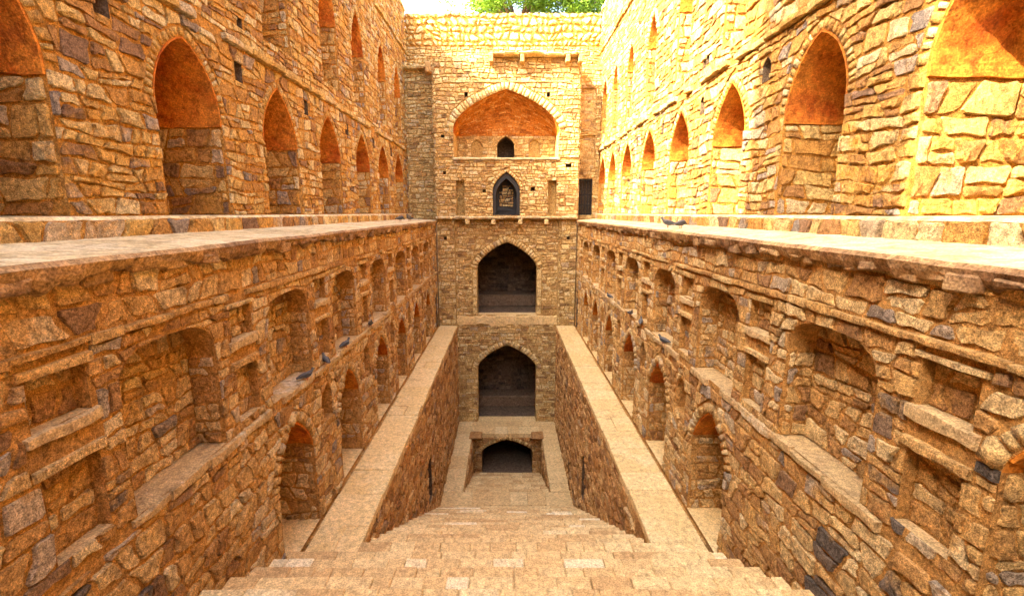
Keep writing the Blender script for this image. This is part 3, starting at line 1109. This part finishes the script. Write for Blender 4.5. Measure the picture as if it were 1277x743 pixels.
# ------------------------------------------------------------------ end building
def facade():
    t = Thing('stepwell_facade', 'multi-storey rubble end building with stacked pointed arches and a great arched recess', 'building', (0, YF, ZQ))
    BX = 3.05
    fr = Frame((0, YF, 0), (1, 0, 0), (0, 0, 1), (0, -1, 0))
    dk = [M['dark']] * 3
    fk = dict(ch=(.10, .2), cw=(.16, .42), proud=(.015, .045), gap=.01, wild=1.3, edge=.025, minA=.004)
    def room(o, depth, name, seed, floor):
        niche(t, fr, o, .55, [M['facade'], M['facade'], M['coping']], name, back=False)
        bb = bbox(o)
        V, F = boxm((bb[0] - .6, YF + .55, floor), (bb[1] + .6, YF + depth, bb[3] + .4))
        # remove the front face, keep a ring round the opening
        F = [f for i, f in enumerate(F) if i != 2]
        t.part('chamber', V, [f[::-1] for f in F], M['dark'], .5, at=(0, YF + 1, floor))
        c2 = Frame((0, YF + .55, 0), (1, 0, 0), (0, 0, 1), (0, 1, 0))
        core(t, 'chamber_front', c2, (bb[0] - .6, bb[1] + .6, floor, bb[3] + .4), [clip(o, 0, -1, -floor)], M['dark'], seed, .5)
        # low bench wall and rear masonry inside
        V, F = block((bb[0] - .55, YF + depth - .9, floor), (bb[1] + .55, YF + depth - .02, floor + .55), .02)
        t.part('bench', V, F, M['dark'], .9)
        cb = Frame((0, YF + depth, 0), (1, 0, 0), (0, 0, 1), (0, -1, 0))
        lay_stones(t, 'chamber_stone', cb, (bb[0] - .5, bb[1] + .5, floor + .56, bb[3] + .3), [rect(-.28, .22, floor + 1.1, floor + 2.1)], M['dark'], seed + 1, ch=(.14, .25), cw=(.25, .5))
    # ---- storey in the trench
    o2 = arch(0.01, 2.7, ZQ, -7.05, -5.92, .45, 9)
    room(o2, 2.6, 'lower_arch', 700, ZQ)
    h2 = voussoirs(t, fr, o2, .30, M['facade'], 701, -7.05, .13, (.03, .06), (.45, 1))
    core(t, 'wall_core', fr, (-TX, TX, ZQ - .3, ZP + .1), [[(o2[0][0], ZQ - .3 + .3)] + o2[1:]], M['mortar_f'], 702, .3)
    lay_stones(t, 'stone', fr, (-TX, TX, ZQ, -5.34), h2, M['facade'], 703, **fk)
    lay_stones(t, 'stone', fr, (-TX, TX, -5.27, ZP), [], M['facade'], 704, **fk)
    slab_row(t, 'string_course_slab', fr, -TX, TX, -5.33, -5.28, -.02, .07, M['facade'], 705, (.4, .8), 0, .004, (.2, .8))
    # ---- storey on the platform: recessed centre panel
    fm = Frame((0, YF + .16, 0), (1, 0, 0), (0, 0, 1), (0, -1, 0))
    o1 = arch(0.01, 2.66, -4.55, -2.45, -1.26, .45, 9)
    niche(t, fm, o1, .5, [M['facade'], M['facade'], M['coping']], 'middle_arch', back=False)
    V, F = boxm((-2.0, YF + .66, -4.55), (2.0, YF + 3.4, -.9))
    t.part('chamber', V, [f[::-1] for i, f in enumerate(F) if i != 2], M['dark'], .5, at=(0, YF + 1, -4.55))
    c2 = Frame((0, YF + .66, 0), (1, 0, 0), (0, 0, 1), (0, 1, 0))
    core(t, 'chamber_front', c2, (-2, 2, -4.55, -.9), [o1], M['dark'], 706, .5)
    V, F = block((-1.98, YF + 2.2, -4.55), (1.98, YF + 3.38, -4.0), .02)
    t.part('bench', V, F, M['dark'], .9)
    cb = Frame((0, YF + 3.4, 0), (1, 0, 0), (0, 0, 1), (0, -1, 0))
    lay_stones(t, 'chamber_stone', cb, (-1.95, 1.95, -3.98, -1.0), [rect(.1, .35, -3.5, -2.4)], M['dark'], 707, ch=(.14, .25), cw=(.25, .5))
    h1 = voussoirs(t, fm, o1, .30, M['facade'], 708, -2.45, .13, (.03, .06), (.45, 1))
    # pale jamb stones round the arch
    for s in (-1, 1):
        x0, x1 = sorted((s * 1.33 + .01, s * 1.55 + .01))
        lay_stones(t, 'jamb_stone', fm, (x0, x1, -4.55, -2.47), [], M['facade'], 709 + s, ch=(.3, .5), cw=(.5, .6), proud=(.03, .05), tint=lambda c, r: r.uniform(.6, .9))
    h1b = h1 + [rect(-1.55, 1.57, -4.56, -2.46)]
    core(t, 'wall_core', fm, (-2.27, 2.27, ZP - .1, -.28), [o1], M['mortar_f'], 711, .3)
    lay_stones(t, 'stone', fm, (-2.27, 2.27, -4.55, -.95), h1b, M['facade'], 712, **fk)
    lay_stones(t, 'stone', fm, (-2.27, 2.27, -.93, -.3), [], M['facade'], 713, **fk)
    # plinth
    V, F = block((-2.26, YF - .06, ZP - .05), (2.26, YF + .2, -4.56), .015)
    slab_row(t, 'plinth_slab', fr, -2.26, 2.26, ZP - .02, -4.57, -.3, .05, M['coping'], 714, (.5, 1.0), 0, .006, (.0, .7))
    for s in (-1, 1):
        x0, x1 = sorted((s * 2.27, s * BX))
        hp = [rect(s * 2.68 - .06, s * 2.68 + .06, -1.15, -1.02)]
        core(t, 'pier_core', fr, (x0, x1, ZP, -.28), hp, M['mortar_f'], 720 + s, .3)
        niche(t, fr, hp[0], .3, dk, 'putlog_hole')
        lay_stones(t, 'stone', fr, (x0, x1, ZP, -.3), hp, M['facade'], 722 + s, **fk)
        V, F = quads([(s * 2.27, YF, ZP), (s * 2.27, YF + .18, ZP), (s * 2.27, YF + .18, -.28), (s * 2.27, YF, -.28)])
        t.part('pier_return', V, F, M['facade'], .5)
    # ---- eave between storeys
    slab_row(t, 'eave_slab', fr, -BX, BX, -.26, -.14, -.3, .36, M['ledge'], 730, (.6, 1.2), 0, .012, (0, .6))
    for x in (-1.7, -.58, .58, 1.7):
        V, F = block((x - .09, YF - .26, -.48), (x + .09, YF + .2, -.26), .02)
        t.piece('bracket', V, F, M['facade'], .8, False)
    # ---- middle storey
    dm = arch(-.02, 1.16, -.1, .95, 1.70, .45, 7)
    nl, nr = rect(-2.16, -1.82, -.1, 1.36), rect(1.77, 2.13, -.1, 1.36)
    ph = [rect(-1.02, -.9, .85, .98), rect(1.02, 1.2, .92, 1.08), rect(-2.72, -2.6, 1.6, 1.74), rect(2.5, 2.75, 1.9, 2.05), rect(-1.75, -1.62, 4.72, 4.88), rect(1.65, 1.78, 4.72, 4.88), rect(-2.75, -2.62, 3.1, 3.22)]
    iw = arch(-.03, 4.42, 2.30, 3.45, 5.0, .42, 12)
    niche(t, fr, nl, .3, [M['mortar_f'], M['mortar_f'], M['ledge']], 'tall_recess')
    niche(t, fr, nr, .3, [M['mortar_f'], M['mortar_f'], M['ledge']], 'tall_recess')
    for h in ph: niche(t, fr, h, .3, dk, 'putlog_hole')
    # central doorway: dark frame, passage blackened to paint its shade, paler stones as a lit arch
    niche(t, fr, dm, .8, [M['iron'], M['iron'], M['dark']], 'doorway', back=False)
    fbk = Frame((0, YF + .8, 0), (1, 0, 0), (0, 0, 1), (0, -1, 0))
    core(t, 'passage_wall', fbk, (-1, 1, -.1, 1.9), [], M['iron'], 731)  # black colour stands in for shade behind the door
    lay_stones(t, 'stone', fbk, (-.34, .3, .28, 1.18), [rect(-.34, -.2, 1.02, 1.2), rect(.16, .3, 1.02, 1.2)], M['facade'], 732, **fk)
    # wooden / iron frame
    V, F = [], []
    ins = [(-.02 + (p[0] + .02) * .78, -.1 + (p[1] + .1) * .86) for p in dm]
    for p, q in zip(dm[1:] + dm[:1], ins[1:] + ins[:1]):
        for d in (.10, .22):
            V += [fr(p[0], p[1], -d), fr(q[0], q[1], -d)]
    m = len(dm)
    for i in range(m - 1):
        a, b = i * 4, (i + 1) * 4
        F += [[a, b, b + 1, a + 1], [a + 1, b + 1, b + 3, a + 3], [a + 2, a + 3, b + 3, b + 2]]
    t.part('door_frame', V, F, M['iron'], .5, at=(0, YF, -.1))
    hd = voussoirs(t, fr, dm, .16, M['facade'], 733, .95, .11, (.02, .045), (.4, 1))
    hi = voussoirs(t, fr, iw, .36, M['facade'], 734, 3.45, .16, (.03, .06), (.5, 1))
    holes = [dm, nl, nr] + ph + [iw]
    cut = hd + [nl, nr] + ph + hi
    core(t, 'wall_core', fr, (-BX, BX, -.3, 6.2), holes, M['mortar_f'], 735, .3)
    strip = rect(-2.6, 2.6, 5.26, 5.33)
    lay_stones(t, 'stone', fr, (-BX, BX, -.14, 2.2), cut, M['facade'], 736, **fk)
    lay_stones(t, 'stone', fr, (-BX, BX, 2.3, 6.2), cut + [strip], M['facade'], 737, **dict(fk, ch=(.12, .22)))
    slab_row(t, 'iwan_ledge_slab', fr, -2.28, 2.24, 2.2, 2.29, -.02, .16, M['ledge'], 738, (.5, 1.0), 0, .006)
    slab_row(t, 'string_course_slab', fr, -2.6, 2.6, 5.265, 5.325, -.02, .07, M['facade'], 739, (.4, .9), .0, .006, (.3, .8))
    # ---- great recess: sloping plastered hood over a masonry back wall
    d = 1.5
    niche(t, fr, iw, d, [M['facade'], M['plaster'], M['ledge']], 'great_recess', 3.3, .0, back=False)
    fbi = Frame((0, YF + d, 0), (1, 0, 0), (0, 0, 1), (0, -1, 0))
    dr = arch(-.05, .78, 2.3, 2.98, 3.38, .4, 6)
    bl, br_ = arch(-1.35, .5, 2.3, 3.0, 3.25, .3, 5), arch(1.25, .5, 2.3, 3.0, 3.25, .3, 5)
    core(t, 'recess_back', fbi, (-2.3, 2.25, 2.25, 3.44), [dr, bl, br_], M['mortar_f'], 740)
    niche(t, fbi, dr, 1.2, dk, 'doorway')
    niche(t, fbi, bl, .1, [M['mortar_f']] * 3, 'blind_arch'); niche(t, fbi, br_, .1, [M['mortar_f']] * 3, 'blind_arch')
    hdr = voussoirs(t, fbi, dr, .1, M['facade'], 741, 2.98, .1, (.015, .03), (.2, .6))
    lay_stones(t, 'stone', fbi, (-2.25, 2.2, 2.3, 3.4), hdr + [bl, br_], M['facade'], 742, **dict(fk, proud=(.01, .03)))
    # hood: courses of brick-like plaster curving from back wall up to the arch
    V, F = [], []
    NU, NV = 28, 12
    for i in range(NU + 1):
        x = -2.24 + 4.42 * i / NU
        q = 1 - min(1, abs(x + .03) / 2.21)
        top = 3.45 + 1.55 * arch_half(q, .42)
        for j in range(NV + 1):
            s = j / NV
            zz = 3.40 + (top - .01 - 3.40) * math.sin(s * math.pi / 2)
            yy = YF + .04 + (d - .04) * (math.cos(s * math.pi / 2))
            V.append((x, yy + .02 * noise.noise((x * 3, zz * 3, 1)), zz))
    for i in range(NU):
        for j in range(NV):
            a = i * (NV + 1) + j
            F.append([a, a + NV + 1, a + NV + 2, a + 1])
    t.part('recess_hood', V, F, M['plaster'], .5, True)
    class Hood:
        flip = False
        def __call__(self, u, v, n=0.0):
            q = 1 - min(1, abs(u + .03) / 2.21)
            top = 3.45 + 1.55 * arch_half(q, .42)
            s_ = min(1, max(0, v / 2.2)) * math.pi / 2
            rz, ry = top - .01 - 3.40, d - .04
            nv = Vector((0, -math.cos(s_) / ry, -math.sin(s_) / max(rz, .2)))
            return Vector((u, YF + .04 + ry * math.cos(s_), 3.40 + rz * math.sin(s_))) + nv.normalized() * (n + .01)
    lay_stones(t, 'hood_brick', Hood(), (-2.1, 2.04, .0, 2.14), [], M['hood'], 745, ch=(.09, .13), cw=(.2, .34), proud=(.004, .014), gap=.006, edge=.01, wav=.008, wild=.4, chamf=.08, split=0)
    # ---- top of the block, eaves with brackets
    V, F = quads([(-BX, YF, 6.2), (BX, YF, 6.2), (BX, YT, 6.2), (-BX, YT, 6.2)])
    t.part('terrace', V, F, M['mortar_f'])
    slab_row(t, 'eave_slab', fr, -.75, 3.05, 6.2, 6.3, -.3, .58, M['facade'], 750, (.5, 1.0), .0, .012, (.3, .8))
    for x in (-.62, .62, 2.45, 2.95):
        V, F = block((x - .08, YF - .48, 5.92), (x + .08, YF + .1, 6.2), .02)
        t.piece('bracket', V, F, M['facade'], .2, False)
    # ---- wings beside the block
    fw = Frame((0, YW, 0), (1, 0, 0), (0, 0, 1), (0, -1, 0))
    for s in (-1, 1):
        x0, x1 = (XL, -BX) if s < 0 else (BX, XR)
        hs = []
        if s > 0:
            dd = rect(3.25, 3.84, -.1, 1.5); hs.append(dd)
            niche(t, fw, dd, .5, dk, 'doorway')
            # iron gate of bars
            V, F = [], []
            def addb(c0, c1):
                v, f = block(c0, c1, .006); k = len(V); V.extend(v); F.extend([[q + k for q in g] for g in f])
            for xx in (3.28, 3.40, 3.53, 3.66, 3.81): addb((xx - .02, YW + .08, -.1), (xx + .02, YW + .12, 1.5))
            for zz in (-.05, .35, .8, 1.45): addb((3.25, YW + .07, zz - .025), (3.84, YW + .13, zz + .025))
            t.part('iron_gate', V, F, M['iron'])
            for (a, b) in ((1.95, 3.35), (3.6, 5.3)):
                pn = rect(3.25, 3.9, a, b); hs.append(pn)
                niche(t, fw, pn, .12, [M['facade']] * 3, 'sunk_panel')
                fp = Frame((0, YW + .12, 0), (1, 0, 0), (0, 0, 1), (0, -1, 0))
                lay_stones(t, 'stone', fp, (3.25, 3.9, a, b), [], M['facade'], 760 + int(a), **dict(fk, proud=(.01, .03)))
        core(t, 'wing_core', fw, (x0, x1, -.4, 6.2), hs, M['mortar_f'], 752 + s, .3)
        lay_stones(t, 'stone', fw, (x0, x1, -.26, 6.1), hs, M['facade'], 754 + s, **fk)
        V, F = quads([(s * BX, YF, -.3), (s * BX, YW, -.3), (s * BX, YW, 6.2), (s * BX, YF, 6.2)], [(x0, YW, 6.2), (x1, YW, 6.2), (x1, YT, 6.2), (x0, YT, 6.2)])
        t.part('block_side', V, F, M['mortar_f'])
        fs = Frame((s * BX, 0, 0), (0, 1, 0), (0, 0, 1), (s, 0, 0))
        lay_stones(t, 'stone', fs, (YF, YW, -.14, 6.2), [], M['facade'], 756 + s, **fk)
    slab_row(t, 'eave_slab', fw, XL + .02, -BX + .2, 6.0, 6.12, -.1, .36, M['facade'], 758, (.5, .8), 0, .012, (.2, .6))
    for x in (-3.2,):
        V, F = block((x - .12, YF - .25, 5.6), (x + .12, YF + .3, 6.0), .04)
        t.piece('bracket', V, F, M['facade'], .1, False)
    # ---- rounded rubble parapet set back on top
    ft = Frame((0, YT, 0), (1, 0, 0), (0, 0, 1), (0, -1, 0))
    core(t, 'parapet_core', ft, (XL, XR, 6.1, ZTOP - .02), [], M['mortar_u'], 770, .3)
    V, F = quads([(XL, YT, ZTOP - .02), (XR, YT, ZTOP - .02), (XR, YT + 2.4, ZTOP - .02), (XL, YT + 2.4, ZTOP - .02)], [(XL - 2.4, YT + 2.4, 6), (XR + 2.4, YT + 2.4, 6), (XR + 2.4, YT + 2.4, ZTOP), (XL - 2.4, YT + 2.4, ZTOP)])
    t.part('parapet_top', V, F, M['mortar_f'])
    lay_stones(t, 'stone', ft, (XL, XR, 6.2, 7.15), [], M['facade'], 771, **fk)
    lay_stones(t, 'rubble_stone', ft, (XL, XR, 7.15, ZTOP), [], M['facade'], 772, ch=(.2, .36), cw=(.2, .46), proud=(.05, .1), gap=.03, chamf=.75, edge=.05, wild=2.4, wav=.05, split=.15, tint=lambda c, r: r.uniform(.3, .95))
    t.finish()
facade()

# ------------------------------------------------------------------ trees behind the end wall
def tree(x, y, z, h, rad, seed, label):
    rng = random.Random(seed)
    t = Thing('tree', label, 'tree', (x, y, z), group='trees beyond the end wall')
    V, F = [], []
    def limb(a, b, r0, r1, n=7):
        a, b = Vector(a), Vector(b)
        ax = (b - a).normalized(); p = ax.orthogonal().normalized(); q = ax.cross(p)
        k = len(V); S = 5
        for i in range(S + 1):
            tt = i / S
            c = a.lerp(b, tt) + Vector((noise.noise((tt * 3, seed, r0 * 50)), noise.noise((tt * 3, seed + 7, r0 * 50)), 0)) * .15 * (1 if 0 < i < S else 0)
            r = r0 + (r1 - r0) * tt
            for j in range(n):
                an = 2 * math.pi * j / n
                V.append(c + (p * math.cos(an) + q * math.sin(an)) * r)
        for i in range(S):
            for j in range(n):
                F.append([k + i * n + j, k + i * n + (j + 1) % n, k + (i + 1) * n + (j + 1) % n, k + (i + 1) * n + j])
    base = Vector((x, y, z))
    fork = base + Vector((rng.uniform(-.3, .3), rng.uniform(-.3, .3), h * .3))
    limb(base - Vector((0, 0, .2)), fork, .32, .22)
    clumps = []
    for i in range(9):
        an = 2 * math.pi * i / 9 + rng.uniform(-.3, .3)
        rr = rad * rng.uniform(.45, .85)
        tip = base + Vector((math.cos(an) * rr, math.sin(an) * rr, h * rng.uniform(.5, .95)))
        limb(fork, tip, .14, .04, 6)
        for j in range(3):
            tp = tip + Vector((rng.uniform(-1, 1), rng.uniform(-1, 1), rng.uniform(-.6, .8))) * rad * .3
            limb(fork.lerp(tip, rng.uniform(.5, .9)), tp, .06, .02, 5)
            clumps.append(tp)
        clumps.append(tip)
    t.part('trunk', V, F, M['bark'], None, True)
    for i in range(130):
        an, rr = rng.uniform(0, 6.28), rad * math.sqrt(rng.random()) * 1.0
        clumps.append(base + Vector((math.cos(an) * rr, math.sin(an) * rr, h * (.26 + .62 * rng.random()))))
    V, F, T = [], [], []
    for c in clumps:
        cr = rng.uniform(.55, 1.05)
        ct = rng.random() * .5
        for k in range(330):
            d = Vector((rng.gauss(0, 1), rng.gauss(0, 1), rng.gauss(0, .7)))
            d = d.normalized() * cr * rng.random() ** .45
            p = c + d
            a = Vector((rng.gauss(0, 1), rng.gauss(0, 1), rng.gauss(0, .5))).normalized()
            b = a.orthogonal().normalized()
            b = (b + a.cross(b) * rng.uniform(-1, 1)).normalized()
            L, W = rng.uniform(.07, .13), rng.uniform(.03, .05)
            k0 = len(V)
            V += [p - a * L, p + b * W, p + a * L, p - b * W]
            F.append([k0, k0 + 1, k0 + 2, k0 + 3])
            T += [min(1, max(0, ct + rng.random() * .5))] * 4
    t.part('crown', V, F, M['leaf'], T)
tree(.9, 29.5, 7.9, 9.0, 4.6, 3, 'leafy green tree rising behind the middle of the end wall')
tree(6.2, 31.5, 7.9, 9.5, 4.4, 6, 'leafy green tree behind the end wall, next to the sunlit arcade')

# ------------------------------------------------------------------ pigeons
def pigeon(pos, yaw, label, sc=1.0, peck=0.0):
    t = Thing('pigeon', label, 'bird', pos, group='pigeons resting on the ledges')
    t.e.rotation_euler = (0, 0, yaw)
    P = Vector(pos)
    # body: rings along a curved spine from tail to beak
    sp = [(-.20, .075, .012, .030), (-.14, .085, .020, .034), (-.09, .095, .042, .050), (-.03, .105, .060, .062), (.03, .112, .064, .064), (.08, .128, .052, .05), (.11, .158 - peck * .05, .034, .034), (.125, .19 - peck * .11, .027, .026), (.14, .212 - peck * .16, .027, .028), (.158, .214 - peck * .18, .018, .02), (.168, .212 - peck * .19, .006, .006)]
    V, F = [], []
    n = 10
    for i, (x, z, rz, ry) in enumerate(sp):
        nx = .0 if i < 5 else min(1, (i - 4) * .28)
        for j in range(n):
            a = 2 * math.pi * j / n
            V.append(P + Vector((x + math.sin(a) * rz * -nx * .6, math.cos(a) * ry, z + math.sin(a) * rz)) * sc)
    for i in range(len(sp) - 1):
        for j in range(n):
            F.append([i * n + j, i * n + (j + 1) % n, (i + 1) * n + (j + 1) % n, (i + 1) * n + j])
    F.append(list(range(n))); F.append(list(range((len(sp) - 1) * n, len(sp) * n))[::-1])
    t.part('body', V, F, M['pigeon'], None, True)
    for s in (-1, 1):
        V, F = [], []
        out = [(.07, .135), (.0, .15), (-.1, .125), (-.2, .085), (-.12, .08), (-.02, .075), (.06, .09)]
        for dd in (.052, .068):
            V += [P + Vector((a, s * (dd - max(0, -a) * .16), b)) * sc for a, b in out]
        m = len(out)
        F = [list(range(m)), list(range(m, 2 * m))[::-1]] + [[i, (i + 1) % m, m + (i + 1) % m, m + i] for i in range(m)]
        t.part('wing', V, F, M['pigeon_dark'], None)
        V, F = block(tuple(P + Vector((.0, s * .025 - .006, -.004)) * sc), tuple(P + Vector((.012, s * .025 + .006, .06)) * sc), .002)
        t.part('leg', V, F, M['foot'], None)
    q = P + Vector((.165, 0, .21 - peck * .19)) * sc
    V = [q + Vector((0, -.006, .005)), q + Vector((0, .006, .005)), q + Vector((0, 0, -.006)), q + Vector((.026, 0, -.004 - peck * .01))]
    t.part('beak', V, [[0, 1, 2], [0, 3, 1], [1, 3, 2], [2, 3, 0]], M['beak'], None)

SY = -2.507
birds = [((3.35, 9.55, -.30), 2.6, 'dark pigeon on the ledge of the sunlit arcade, head raised', .95, 0),
         ((3.42, 9.05, -.30), .4, 'dark pigeon on the ledge of the sunlit arcade, head lowered', .95, .7),
         ((-3.6, 15.6, -.285), 1.0, 'dark pigeon on the ledge of the shaded arcade, head lowered', 1.1, .8),
         ((-3.5, 16.6, -.29), -1.9, 'dark pigeon on the ledge of the shaded arcade, head raised', 1.1, 0)]
for (px, s, yw, lab) in ((6.6, -1, .8, 'grey pigeon on the niche sill, foremost along the wall under the shaded arcade'), (7.35, -1, 2.3, 'grey pigeon between two niches of the wall under the shaded arcade, head raised'), (8.3, -1, 1.2, 'small grey pigeon in a wide niche of the wall under the shaded arcade'), (9.9, -1, -1.0, 'small grey pigeon further along the sill under the shaded arcade'),
                         (8.55, 1, 2.2, 'grey pigeon in the third wide niche of the wall under the sunlit arcade'), (10.1, 1, 1.2, 'small grey pigeon on the sill between wide niches under the sunlit arcade'), (11.0, 1, -1.4, 'small grey pigeon in the fourth wide niche under the sunlit arcade'), (13.3, 1, 2.0, 'tiny grey pigeon on the sill near the end building, under the sunlit arcade')):
    birds.append(((s * (WX - .045), px, SY + .002), yw, lab, .75, 0))
for b in birds:
    pigeon(*b)
for o in bpy.data.objects:
    if '_at' in o: del o['_at']
